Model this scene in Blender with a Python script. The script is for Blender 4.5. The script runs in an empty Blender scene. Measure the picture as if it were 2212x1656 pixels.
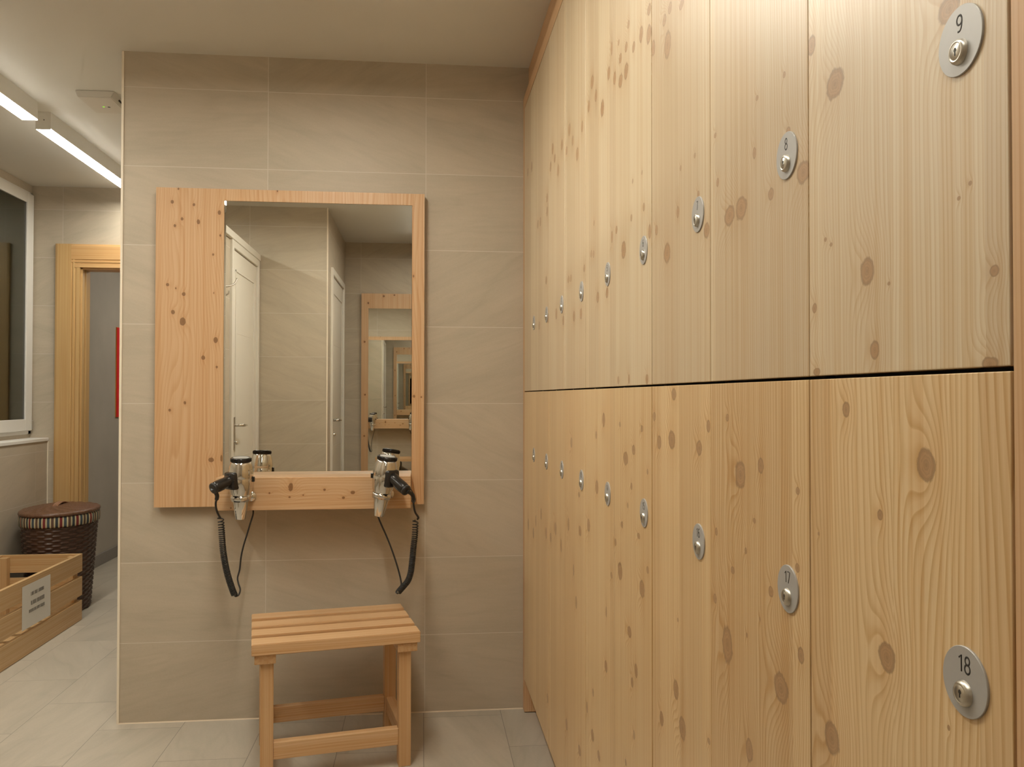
import bpy, bmesh, math, random
from mathutils import Vector, Matrix, Euler
C = bpy.context.scene.collection
PI = math.pi

# ------------------------------------------------------------ camera, world, exposure
F_PX = 1819.4
cd = bpy.data.cameras.new('camera')
cd.sensor_fit = 'HORIZONTAL'; cd.sensor_width = 36.0
cd.lens = 36.0 * F_PX / 2212.0
cd.clip_start = 0.02
cam = bpy.data.objects.new('camera', cd); C.objects.link(cam)
YAW, PITCH, ROLL = 0.1057, 0.0155, 0.0009
fwd = Vector((math.sin(YAW)*math.cos(PITCH), math.cos(YAW)*math.cos(PITCH), math.sin(PITCH)))
rgt0 = Vector((math.cos(YAW), -math.sin(YAW), 0)); up0 = rgt0.cross(fwd)
rgt = rgt0*math.cos(ROLL) + up0*math.sin(ROLL); upv = up0*math.cos(ROLL) - rgt0*math.sin(ROLL)
M = Matrix((rgt, upv, -fwd)).transposed().to_4x4(); M.translation = (-0.3979, -3.3335, 1.2352)
cam.matrix_world = M
S = bpy.context.scene
S.camera = cam
S.view_settings.view_transform = 'Standard'; S.view_settings.look = 'None'
S.view_settings.gamma = 1.0; S.view_settings.use_curve_mapping = False
S.view_settings.exposure = 0.10
S.cycles.max_bounces = 14; S.cycles.glossy_bounces = 8; S.cycles.diffuse_bounces = 8
S.cycles.caustics_reflective = False; S.cycles.caustics_refractive = False
w = bpy.data.worlds.new('world'); S.world = w; w.use_nodes = True
w.node_tree.nodes['Background'].inputs[0].default_value = (0.02, 0.022, 0.025, 1)
w.node_tree.nodes['Background'].inputs[1].default_value = 1.0
LAMP = (1.0, 0.935, 0.79)       # colour of every tube lamp
LAMP_POWER = 72.0

# ------------------------------------------------------------ node helpers
class G:
    def __init__(s, nt): s.nt = nt
    def new(s, t, **k):
        n = s.nt.nodes.new(t)
        for a, b in k.items(): setattr(n, a, b)
        return n
    def put(s, sock, v):
        if v is None: return
        if isinstance(v, bpy.types.NodeSocket): s.nt.links.new(v, sock)
        else:
            if hasattr(sock.default_value, '__len__') and not hasattr(v, '__len__'): v = [v]*len(sock.default_value)
            if hasattr(v, '__len__') and len(v) == 3 and len(sock.default_value) == 4: v = (*v, 1)
            sock.default_value = v
    def m(s, op, a, b=None, c=None, clamp=False):
        n = s.new('ShaderNodeMath', operation=op, use_clamp=clamp)
        s.put(n.inputs[0], a); s.put(n.inputs[1], b); s.put(n.inputs[2], c)
        return n.outputs[0]
    def add(s, a, b): return s.m('ADD', a, b)
    def sub(s, a, b): return s.m('SUBTRACT', a, b)
    def mul(s, a, b): return s.m('MULTIPLY', a, b)
    def mad(s, a, b, c): return s.m('MULTIPLY_ADD', a, b, c)
    def xyz(s, x, y, z):
        n = s.new('ShaderNodeCombineXYZ')
        for i, v in enumerate((x, y, z)): s.put(n.inputs[i], v)
        return n.outputs[0]
    def sep(s, v):
        n = s.new('ShaderNodeSeparateXYZ'); s.put(n.inputs[0], v); return n.outputs
    def noise(s, vec, scale=1.0, detail=2.0, rough=0.5):
        n = s.new('ShaderNodeTexNoise'); s.put(n.inputs['Vector'], vec)
        n.inputs['Scale'].default_value = scale; n.inputs['Detail'].default_value = detail
        n.inputs['Roughness'].default_value = rough
        return n.outputs[0]
    def white(s, wv):
        n = s.new('ShaderNodeTexWhiteNoise', noise_dimensions='1D'); s.put(n.inputs['W'], wv)
        return n.outputs['Value'], n.outputs['Color']
    def rng(s, v, a, b, c=0.0, d=1.0, smooth=False):
        n = s.new('ShaderNodeMapRange', interpolation_type='SMOOTHSTEP' if smooth else 'LINEAR')
        for i, x in enumerate((v, a, b, c, d)): s.put(n.inputs[i], x)
        return n.outputs[0]
    def mix(s, f, a, b, mode='MIX'):
        n = s.new('ShaderNodeMix', data_type='RGBA', blend_type=mode)
        s.put(n.inputs[0], f); s.put(n.inputs[6], a); s.put(n.inputs[7], b)
        return n.outputs[2]
    def ramp(s, f, stops):
        n = s.new('ShaderNodeValToRGB'); s.put(n.inputs[0], f)
        e = n.color_ramp.elements
        while len(e) < len(stops): e.new(0.5)
        for el, (p, c) in zip(e, stops): el.position = p; el.color = (*c, 1) if len(c) == 3 else c
        return n.outputs[0]
    def obj(s): return s.new('ShaderNodeTexCoord').outputs['Object']
    def bump(s, h, strength, dist=0.002):
        n = s.new('ShaderNodeBump'); s.put(n.inputs['Height'], h)
        n.inputs['Strength'].default_value = strength; n.inputs['Distance'].default_value = dist
        return n.outputs[0]

def mat(name):
    m = bpy.data.materials.new(name); m.use_nodes = True
    return m, G(m.node_tree), m.node_tree.nodes['Principled BSDF']

def simple(name, col, rough=0.5, metal=0.0, spec=0.5, var=0.06, scale=30.0, emit=None, coat=0.0):
    m, g, b = mat(name)
    n = g.noise(g.obj(), scale, 3.0)
    lo = [c*(1-var) for c in col]; hi = [min(1, c*(1+var)) for c in col]
    g.put(b.inputs['Base Color'], g.mix(n, lo, hi))
    b.inputs['Roughness'].default_value = rough; b.inputs['Metallic'].default_value = metal
    b.inputs['Specular IOR Level'].default_value = spec
    b.inputs['Coat Weight'].default_value = coat
    if emit:
        b.inputs['Emission Color'].default_value = (*emit[0], 1); b.inputs['Emission Strength'].default_value = emit[1]
    return m

# ---- a knot in pine: pushes the growth rings aside and lays a brown oval
def knot_group():
    t = bpy.data.node_groups.new('pine knot', 'ShaderNodeTree')
    for nm in ('P', 'Gr', 'P0', 'G0', 'RP', 'RG', 'H', 'N', 'F', 'Mask', 'D', 'Halo'):
        t.interface.new_socket(nm, in_out='INPUT', socket_type='NodeSocketFloat')
    for nm in ('F', 'Mask', 'D', 'Halo'):
        t.interface.new_socket(nm, in_out='OUTPUT', socket_type='NodeSocketFloat')
    g = G(t); i = t.nodes.new('NodeGroupInput').outputs; o = t.nodes.new('NodeGroupOutput').inputs
    dp = g.m('DIVIDE', g.sub(i['P'], i['P0']), i['RP']); dg = g.m('DIVIDE', g.sub(i['Gr'], i['G0']), i['RG'])
    d = g.m('SQRT', g.add(g.mul(dp, dp), g.mul(dg, dg)))
    d = g.mul(d, g.mad(i['N'], 0.7, 0.66))
    e = g.add(g.mul(g.mul(dp, dp), 0.22), g.mul(g.mul(dg, dg), 0.10))
    ex = g.m('EXPONENT', g.mul(e, -1.0))
    g.put(o['F'], g.mad(ex, i['H'], i['F']))
    m = g.rng(d, 1.12, 0.74, 0, 1, True)
    g.put(o['Mask'], g.m('MAXIMUM', i['Mask'], m))
    g.put(o['D'], g.m('MINIMUM', i['D'], d))
    g.put(o['Halo'], g.m('MAXIMUM', i['Halo'], g.m('EXPONENT', g.mul(g.add(g.mul(g.mul(dp, dp), 0.35), g.mul(g.mul(dg, dg), 0.12)), -1.0))))
    return t
KG = knot_group()

def pine(name, light, dark, knotc=(0.25, 0.12, 0.05), axes='yzx', K=150.0, warp=9.0, stave=0.0, knots=(), seed=0.0,
         contrast=0.55, rough=0.42, spread=0.18, coat=0.0, gs=0.30, streak=0.8):
    """axes = across, along, other. light/dark are early and late wood."""
    m, g, b = mat(name)
    xyz = g.sep(g.obj()); ix = {'x': 0, 'y': 1, 'z': 2}
    p0, gr, q = (xyz[ix[a]] for a in axes)
    off = seed*3.17
    if stave:
        si = g.m('FLOOR', g.mad(p0, 1.0/stave, seed*7.3+50.37))
        rv, rc = g.white(g.add(si, seed*13.0))
        goff = g.mad(rv, 9.0, off)
    else:
        rv = None; goff = off
    gg = g.add(gr, goff)
    n1 = g.noise(g.xyz(g.mad(p0, 5.5, off), g.mul(gg, gs*3.0), g.mul(q, 5.5)), 1.0, 2.0, 0.45)
    n2 = g.noise(g.xyz(g.mul(p0, 1.5), g.mul(gg, 1.2), g.mul(q, 1.5)), 3.0, 2.0)
    Fv = g.add(g.mad(p0, K, g.mul(q, K*0.6)), g.mul(n1, warp))
    if rv is not None: Fv = g.add(Fv, g.mul(rv, 17.0))
    mask, dist, halo = 0.0, 9.0, 0.0
    if knots:
        wob = g.noise(g.xyz(g.mul(p0, 110.0), g.mul(gr, 70.0), off), 1.0, 4.0, 0.65)
        for (kp, kg, rp, rg) in knots:
            n = g.new('ShaderNodeGroup'); n.node_tree = KG
            for nm, v in (('P', p0), ('Gr', gr), ('P0', kp), ('G0', kg), ('RP', rp), ('RG', rg), ('H', min(6.0, K*rp*2.2)),
                          ('N', wob), ('F', Fv), ('Mask', mask), ('D', dist), ('Halo', halo)): g.put(n.inputs[nm], v)
            Fv, mask, dist, halo = (n.outputs[k] for k in ('F', 'Mask', 'D', 'Halo'))
    fr = g.m('FRACT', Fv)
    ring = g.ramp(fr, [(0.0, (0.05,)*3), (0.45, (0.18,)*3), (0.86, (1.0,)*3), (0.93, (0.85,)*3), (1.0, (0.05,)*3)])
    fib = g.noise(g.xyz(g.mul(p0, 420.0), g.mul(gg, 5.0), g.mul(q, 420.0)), 1.0, 2.0, 0.6)
    amt = g.mul(ring, g.mad(n2, 0.5, contrast-0.25))
    col = g.mix(amt, light, dark)
    st1 = g.noise(g.xyz(g.mul(p0, 130.0), g.mul(gg, 0.7), g.mul(q, 130.0)), 1.0, 3.0, 0.65)
    col = g.mix(g.mul(fib, 0.30), col, g.mix(1.0, col, (0.80, 0.70, 0.58), 'MULTIPLY'))
    col = g.mix(g.rng(st1, 0.42, 0.70, 0.0, streak), col, g.mix(1.0, col, (0.84, 0.70, 0.51), 'MULTIPLY'))
    if rv is not None:
        t1 = g.mix(rv, (1-spread*0.5, 1-spread*0.75, 1-spread), (1+spread*0.35, 1+spread*0.35, 1+spread*0.3))
        col = g.mix(1.0, col, t1, 'MULTIPLY')
    broad = g.noise(g.xyz(g.mul(p0, 6.0), g.mul(gg, 0.7), g.mul(q, 6.0)), 1.0, 1.0)
    col = g.mix(g.mul(broad, 0.35), col, g.mix(1.0, col, (0.86, 0.76, 0.64), 'MULTIPLY'))
    if knots:
        col = g.mix(g.mul(halo, 0.35), col, g.mix(1.0, col, (0.82, 0.66, 0.48), 'MULTIPLY'))
        kr = g.m('FRACT', g.add(g.mul(dist, 4.5), g.mul(wob, 0.8)))
        kc = g.mix(g.mul(kr, 0.5), knotc, [c*0.55 for c in knotc])
        kc = g.mix(g.rng(dist, 0.45, 0.0, 0.0, 0.35), kc, [c*0.45 for c in knotc])
        edge = g.m('MULTIPLY', g.rng(dist, 0.72, 0.90), g.rng(dist, 1.10, 0.92))
        col = g.mix(g.mul(mask, 0.88), col, kc)
        col = g.mix(g.mul(edge, 0.55), col, [c*0.5 for c in knotc])
    g.put(b.inputs['Base Color'], col)
    g.put(b.inputs['Roughness'], g.mad(fib, 0.12, rough-0.06))
    b.inputs['Specular IOR Level'].default_value = 0.45
    b.inputs['Coat Weight'].default_value = coat; b.inputs['Coat Roughness'].default_value = 0.35
    g.put(b.inputs['Normal'], g.bump(g.add(fib, g.mul(ring, 0.6)), 0.10, 0.0006))
    return m

def stone(name, base, var, grout, pu, pv, u0=0.0, v0=0.0, floor=False, seed=0.0, gw=0.0014, rough=0.5, uy0=0.0):
    """porcelain stone tiles laid in a grid; every tile has its own streaks"""
    m, g, b = mat(name)
    x, y, z = g.sep(g.obj())
    if floor:
        u, v = g.sub(x, u0), g.sub(y, v0)
    else:
        nx = g.m('GREATER_THAN', g.m('ABSOLUTE', g.sep(g.new('ShaderNodeNewGeometry').outputs['True Normal'])[0]), 0.5)
        u = g.add(g.mul(nx, g.sub(y, uy0)), g.mul(g.sub(1.0, nx), g.sub(x, u0))); v = g.sub(z, v0)
    us = g.mul(u, 1/pu); iu = g.m('FLOOR', us); fu = g.sub(us, iu)
    vs = g.mul(v, 1/pv)
    if floor: vs = g.add(vs, g.mul(g.m('MODULO', g.add(iu, 40.0), 2.0), 0.5))
    iv = g.m('FLOOR', vs); fv = g.sub(vs, iv)
    du = g.mul(g.m('MINIMUM', fu, g.sub(1.0, fu)), pu); dv = g.mul(g.m('MINIMUM', fv, g.sub(1.0, fv)), pv)
    d = g.m('MINIMUM', du, dv)
    gm = g.rng(d, gw*1.15, gw*0.75)
    rv, rc = g.white(g.add(g.mad(iv, 37.0, iu), seed+200.0))
    a = g.mul(g.mul(g.sub(rv, 0.5), 1.1), 1.0)
    lu, lv = (g.mul(fu, pu), g.mul(fv, pv))
    if floor: lu, lv = lv, lu
    ca, sa = g.m('COSINE', a), g.m('SINE', a)
    ru = g.sub(g.mul(lu, ca), g.mul(lv, sa)); rw = g.add(g.mul(lu, sa), g.mul(lv, ca))
    o3 = g.mul(rv, 71.0)
    A = g.noise(g.xyz(g.mul(ru, 2.2), g.mul(rw, 11.0), o3), 1.0, 3.0, 0.55)
    B = g.noise(g.xyz(g.mul(ru, 9.0), g.mul(rw, 75.0), g.add(o3, 5.0)), 1.0, 3.0, 0.6)
    Cn = g.noise(g.xyz(g.mul(lu, 1.0), g.mul(lv, 1.0), g.add(o3, 9.0)), 140.0, 3.0, 0.6)
    vein = g.noise(g.xyz(g.mul(ru, 1.6), g.mul(rw, 6.5), g.add(o3, 17.0)), 1.0, 2.0, 0.5)
    vl = g.rng(g.m('ABSOLUTE', g.sub(vein, 0.5)), 0.0, 0.035, 1.0, 0.0)
    s = g.add(g.add(g.mul(g.sub(A, 0.5), 1.1), g.mul(g.sub(B, 0.5), 0.55)), g.mul(g.sub(Cn, 0.5), 0.35))
    s = g.sub(s, g.mul(vl, 0.16))
    s = g.add(s, g.mul(g.sub(rv, 0.5), 0.25))
    val = g.mad(s, var, 1.0)
    col = g.mix(1.0, base, g.xyz(val, g.mul(val, val) if False else val, g.mad(s, var*1.1, 1.0)), 'MULTIPLY')
    col = g.mix(g.mul(A, 0.30), col, g.mix(1.0, col, (1.05, 0.96, 0.86), 'MULTIPLY'))
    col = g.mix(gm, col, grout)
    g.put(b.inputs['Base Color'], col)
    g.put(b.inputs['Roughness'], g.mad(B, 0.2, rough-0.1))
    b.inputs['Specular IOR Level'].default_value = 0.4
    g.put(b.inputs['Normal'], g.bump(g.sub(g.add(g.mul(B, 0.6), g.mul(Cn, 0.4)), g.mul(gm, 0.8)), 0.25, 0.0012))
    return m

# ------------------------------------------------------------ materials
TILE = stone('stone wall tile', (0.455, 0.400, 0.318), 0.25, (0.58, 0.53, 0.46), 0.6092, 0.302, u0=-0.3872, v0=0.0, uy0=0.0)
TILE_FAR = stone('stone wall tile far', (0.455, 0.400, 0.318), 0.25, (0.55, 0.50, 0.44), 0.6092, 0.302, u0=-2.650, v0=-0.01, uy0=2.05, seed=31.0)
TILE_REAR = stone('stone wall tile rear', (0.455, 0.400, 0.318), 0.25, (0.58, 0.53, 0.46), 0.6092, 0.302, u0=-1.590, v0=0.0, uy0=-2.72, seed=77.0)
TILE_NICHE = stone('stone wall tile niche', (0.455, 0.400, 0.318), 0.25, (0.58, 0.53, 0.46), 0.6092, 0.302, u0=-0.925, v0=0.0, uy0=-2.72, seed=93.0)
FLOOR = stone('stone floor tile', (0.42, 0.385, 0.325), 0.34, (0.20, 0.18, 0.155), 0.3, 0.6, u0=-0.391, v0=-0.056, floor=True, seed=11.0, gw=0.0011, rough=0.42)
PAINT = simple('white ceiling paint', (0.67, 0.655, 0.615), 0.55, var=0.015, scale=4.0, spec=0.35)
PLASTER = simple('grey hallway plaster', (0.40, 0.365, 0.315), 0.6, var=0.16, scale=3.0)
GREYBASE = simple('grey skirting', (0.24, 0.22, 0.20), 0.5, var=0.08)
SEAL = simple('cream edge profile', (0.78, 0.70, 0.58), 0.45, var=0.04)
PVC = simple('white window plastic', (0.70, 0.69, 0.66), 0.35, var=0.02)
LACQ = simple('white lacquered door', (0.70, 0.67, 0.60), 0.38, var=0.02)
STEEL = simple('satin steel', (0.62, 0.60, 0.57), 0.28, metal=1.0, var=0.05)
CHROME = simple('polished chrome', (0.68, 0.67, 0.65), 0.035, metal=1.0, var=0.02)
PLATE = simple('grey number plate', (0.42, 0.42, 0.42), 0.42, metal=0.25, var=0.03, scale=200.0)
NICKEL = simple('nickel lock', (0.56, 0.54, 0.49), 0.33, metal=1.0, var=0.05)
INK = simple('black engraving', (0.02, 0.018, 0.016), 0.6, var=0.1)
GREYINK = simple('printed grey ink', (0.13, 0.12, 0.11), 0.8, var=0.1)
BLACK = simple('glossy black plastic', (0.015, 0.013, 0.012), 0.22, var=0.2)
RUBBER = simple('black cable rubber', (0.018, 0.017, 0.017), 0.42, var=0.2)
MESHG = simple('grey intake grille', (0.45, 0.45, 0.43), 0.5, metal=0.4, var=0.25, scale=900.0)
DARK = simple('dark gap', (0.03, 0.022, 0.015), 0.8, var=0.2)
PAPER = simple('white paper', (0.66, 0.65, 0.62), 0.7, var=0.02)
RED = simple('red canvas', (0.72, 0.012, 0.015), 0.55, var=0.12, scale=12.0)
YEL = simple('orange canvas edge', (0.75, 0.32, 0.03), 0.6, var=0.2, scale=60.0)
DEVICE = simple('off white device plastic', (0.60, 0.57, 0.52), 0.4, var=0.03)
LED = simple('green indicator', (0.2, 0.8, 0.05), 0.4, emit=((0.35, 0.9, 0.05), 0.8))
TUBE = simple('lamp diffuser', (0.9, 0.9, 0.9), 0.5, emit=((1.0, 0.955, 0.83), LAMP_POWER*0.72))
TUBE_HALL_FILL = simple('added hallway fill diffuser', (0.9, 0.9, 0.9), 0.5, emit=(LAMP, LAMP_POWER*0.62))
TUBE_REAR = simple('rear lamp diffuser', (0.9, 0.9, 0.9), 0.5, emit=(LAMP, LAMP_POWER*0.42))
TUBE_FULL = simple('bright lamp diffuser', (0.9, 0.9, 0.9), 0.5, emit=(LAMP, LAMP_POWER*1.08))
MIRROR, g_, b_ = mat('mirror silver')
g_.put(b_.inputs['Base Color'], g_.mix(g_.noise(g_.obj(), 2.0), (0.86, 0.87, 0.85), (0.88, 0.89, 0.87)))
b_.inputs['Metallic'].default_value = 1.0; b_.inputs['Roughness'].default_value = 0.0
GLASS, g_, b_ = mat('dark window glass')
g_.put(b_.inputs['Base Color'], g_.mix(g_.noise(g_.obj(), 3.0), (0.80, 0.86, 0.78), (0.86, 0.90, 0.84)))
b_.inputs['Transmission Weight'].default_value = 1.0; b_.inputs['Roughness'].default_value = 0.02; b_.inputs['IOR'].default_value = 1.45
NIGHT = simple('night tone behind glass', (0.23, 0.24, 0.18), 0.8, var=0.1, scale=2.0)  # green-grey painted in for the dark seen through the pane

PL, PD = (0.645, 0.575, 0.445), (0.52, 0.375, 0.20)
LL, LD = (0.64, 0.44, 0.27), (0.50, 0.285, 0.12)
FRAMEW = pine('larch frame wood', LL, LD, axes='yzx', K=210, warp=10, seed=3.0, contrast=0.4, rough=0.45)
FASCIA = pine('larch fascia wood', LL, LD, axes='zyx', K=210, warp=10, seed=4.0, contrast=0.4, rough=0.45)
STOOLX = pine('stool wood lengthwise', (0.66, 0.465, 0.285), (0.53, 0.32, 0.145), axes='yxz', K=190, warp=9, seed=5.0, contrast=0.45, rough=0.4, stave=0.108, spread=0.16)
STOOLY = pine('stool wood crosswise', (0.64, 0.445, 0.265), (0.48, 0.285, 0.13), axes='xyz', K=260, warp=6, seed=6.0, contrast=0.6, rough=0.45)
STOOLZ = pine('stool wood upright', (0.64, 0.44, 0.255), (0.51, 0.31, 0.13), axes='xzy', K=170, warp=5, seed=7.0, contrast=0.35, rough=0.42)
CRATEY = pine('crate slat wood lengthwise', (0.60, 0.43, 0.24), (0.47, 0.30, 0.13), axes='zyx', K=90, warp=7, seed=8.0, contrast=0.35)
CRATEX = pine('crate slat wood crosswise', (0.60, 0.43, 0.24), (0.47, 0.30, 0.13), axes='zxy', K=90, warp=7, seed=9.0, contrast=0.35)
CRATEZ = pine('crate post wood', (0.60, 0.42, 0.23), (0.47, 0.30, 0.13), axes='xzy', K=110, warp=6, seed=10.0, contrast=0.35)
JAMBZ = pine('door frame wood upright', (0.58, 0.40, 0.19), (0.46, 0.28, 0.11), axes='xzy', K=130, warp=8, seed=11.0, contrast=0.4)
JAMBX = pine('door frame wood crosswise', (0.62, 0.40, 0.19), (0.48, 0.28, 0.11), axes='zxy', K=130, warp=6, seed=12.0, contrast=0.4)

# ------------------------------------------------------------ mesh helpers
def box(bm, x0, x1, y0, y1, z0, z1, bev=0.0, mi=0):
    vs = [bm.verts.new((x, y, z)) for x in (x0, x1) for y in (y0, y1) for z in (z0, z1)]
    fs = [bm.faces.new([vs[i] for i in q]) for q in ((0,1,3,2),(4,6,7,5),(0,4,5,1),(2,3,7,6),(0,2,6,4),(1,5,7,3))]
    for f in fs: f.material_index = mi
    if bev:
        es = list({e for f in fs for e in f.edges})
        bmesh.ops.bevel(bm, geom=es, offset=bev, segments=2, affect='EDGES', profile=0.5)
    return vs

def prism(bm, pts, axis, a, b, bev=0.0):
    """closed polygon pts (2-D) pushed along axis from a to b; for y: pts=(x,z), for x: (y,z), for z: (x,y)"""
    def P(p, t): return {'x': (t, p[0], p[1]), 'y': (p[0], t, p[1]), 'z': (p[0], p[1], t)}[axis]
    A = [bm.verts.new(P(p, a)) for p in pts]; B = [bm.verts.new(P(p, b)) for p in pts]
    n = len(pts); fs = [bm.faces.new(A), bm.faces.new(B)]
    for i in range(n): fs.append(bm.faces.new((A[i], A[(i+1) % n], B[(i+1) % n], B[i])))
    bmesh.ops.recalc_face_normals(bm, faces=fs)
    if bev: bmesh.ops.bevel(bm, geom=list({e for f in fs for e in f.edges}), offset=bev, segments=2, affect='EDGES')

def lathe(bm, prof, seg=40, mtx=None, sx=1.0, sy=1.0):
    """profile of (r, z) turned round z; r=0 closes; mtx places it"""
    rows = []
    for r, z in prof:
        if r < 1e-6: rows.append([bm.verts.new((0, 0, z))])
        else: rows.append([bm.verts.new((r*sx*math.cos(2*PI*k/seg), r*sy*math.sin(2*PI*k/seg), z)) for k in range(seg)])
    allv = [v for r in rows for v in r]; fs = []
    for A, B in zip(rows, rows[1:]):
        for k in range(seg):
            k2 = (k+1) % seg
            if len(A) == 1 and len(B) == 1: continue
            if len(A) == 1: fs.append(bm.faces.new((A[0], B[k2], B[k])))
            elif len(B) == 1: fs.append(bm.faces.new((A[k], A[k2], B[0])))
            else: fs.append(bm.faces.new((A[k], A[k2], B[k2], B[k])))
    bmesh.ops.recalc_face_normals(bm, faces=fs)
    for f in fs: f.smooth = True
    if mtx is not None: bmesh.ops.transform(bm, matrix=mtx, verts=allv)

def spline(pts, n):
    """Catmull-Rom through pts, n samples per span"""
    P = [Vector(p) for p in pts]; P = [P[0]*2-P[1]] + P + [P[-1]*2-P[-2]]; out = []
    for i in range(1, len(P)-2):
        for k in range(n):
            t = k/n; a, b, c, d = P[i-1:i+3]
            out.append(0.5*((2*b)+(c-a)*t+(2*a-5*b+4*c-d)*t*t+(3*b-a-3*c+d)*t**3))
    out.append(P[-2]); return out

def tube(bm, pts, r, seg=8, cap=True):
    rr = r if isinstance(r, (list, tuple)) else [r]*len(pts)
    up = Vector((0.123, 0.31, 0.94)); rows = []; prev = None
    for i, p in enumerate(pts):
        t = (pts[min(i+1, len(pts)-1)]-pts[max(i-1, 0)]).normalized()
        if prev is None: n = t.orthogonal().normalized()
        else: n = (prev - t*prev.dot(t)).normalized()
        prev = n; b = t.cross(n)
        rows.append([bm.verts.new(p + (n*math.cos(2*PI*k/seg)+b*math.sin(2*PI*k/seg))*rr[i]) for k in range(seg)])
    fs = []
    for A, B in zip(rows, rows[1:]):
        for k in range(seg): fs.append(bm.faces.new((A[k], A[(k+1) % seg], B[(k+1) % seg], B[k])))
    if cap: fs.append(bm.faces.new(rows[0][::-1])); fs.append(bm.faces.new(rows[-1]))
    for f in fs: f.smooth = len(f.verts) == 4
    bmesh.ops.recalc_face_normals(bm, faces=fs)

def BM(): return bmesh.new()
def obj(name, bm, m, parent=None, loc=(0, 0, 0), label=None):
    me = bpy.data.meshes.new(name); bm.to_mesh(me); bm.free()
    for mm in (m if isinstance(m, (list, tuple)) else [m]): me.materials.append(mm)
    o = bpy.data.objects.new(name, me); C.objects.link(o); o.location = loc
    if parent: o.parent = parent
    if label: o['label'] = label
    return o
def bxo(name, m, dims, parent=None, loc=(0, 0, 0), bev=0.0, label=None):
    bm = BM(); box(bm, *dims, bev=bev); return obj(name, bm, m, parent, loc, label)
def thing(name, label, cat, loc=(0, 0, 0), rotz=0.0, group=None):
    o = bpy.data.objects.new(name, None); C.objects.link(o); o.empty_display_size = 0.05
    o.location = loc; o.rotation_euler = (0, 0, rotz); o['label'] = label; o['category'] = cat
    if group: o['group'] = group
    return o
def struct(name, bm=None, m=None, loc=(0, 0, 0), label=None):
    if bm is None: o = bpy.data.objects.new(name, None); C.objects.link(o); o.location = loc
    else: o = obj(name, bm, m, None, loc)
    o['kind'] = 'structure'
    if label: o['label'] = label
    return o
def sbox(name, m, dims, bev=0.0):
    bm = BM(); box(bm, *dims, bev=bev); return struct(name, bm, m)
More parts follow.
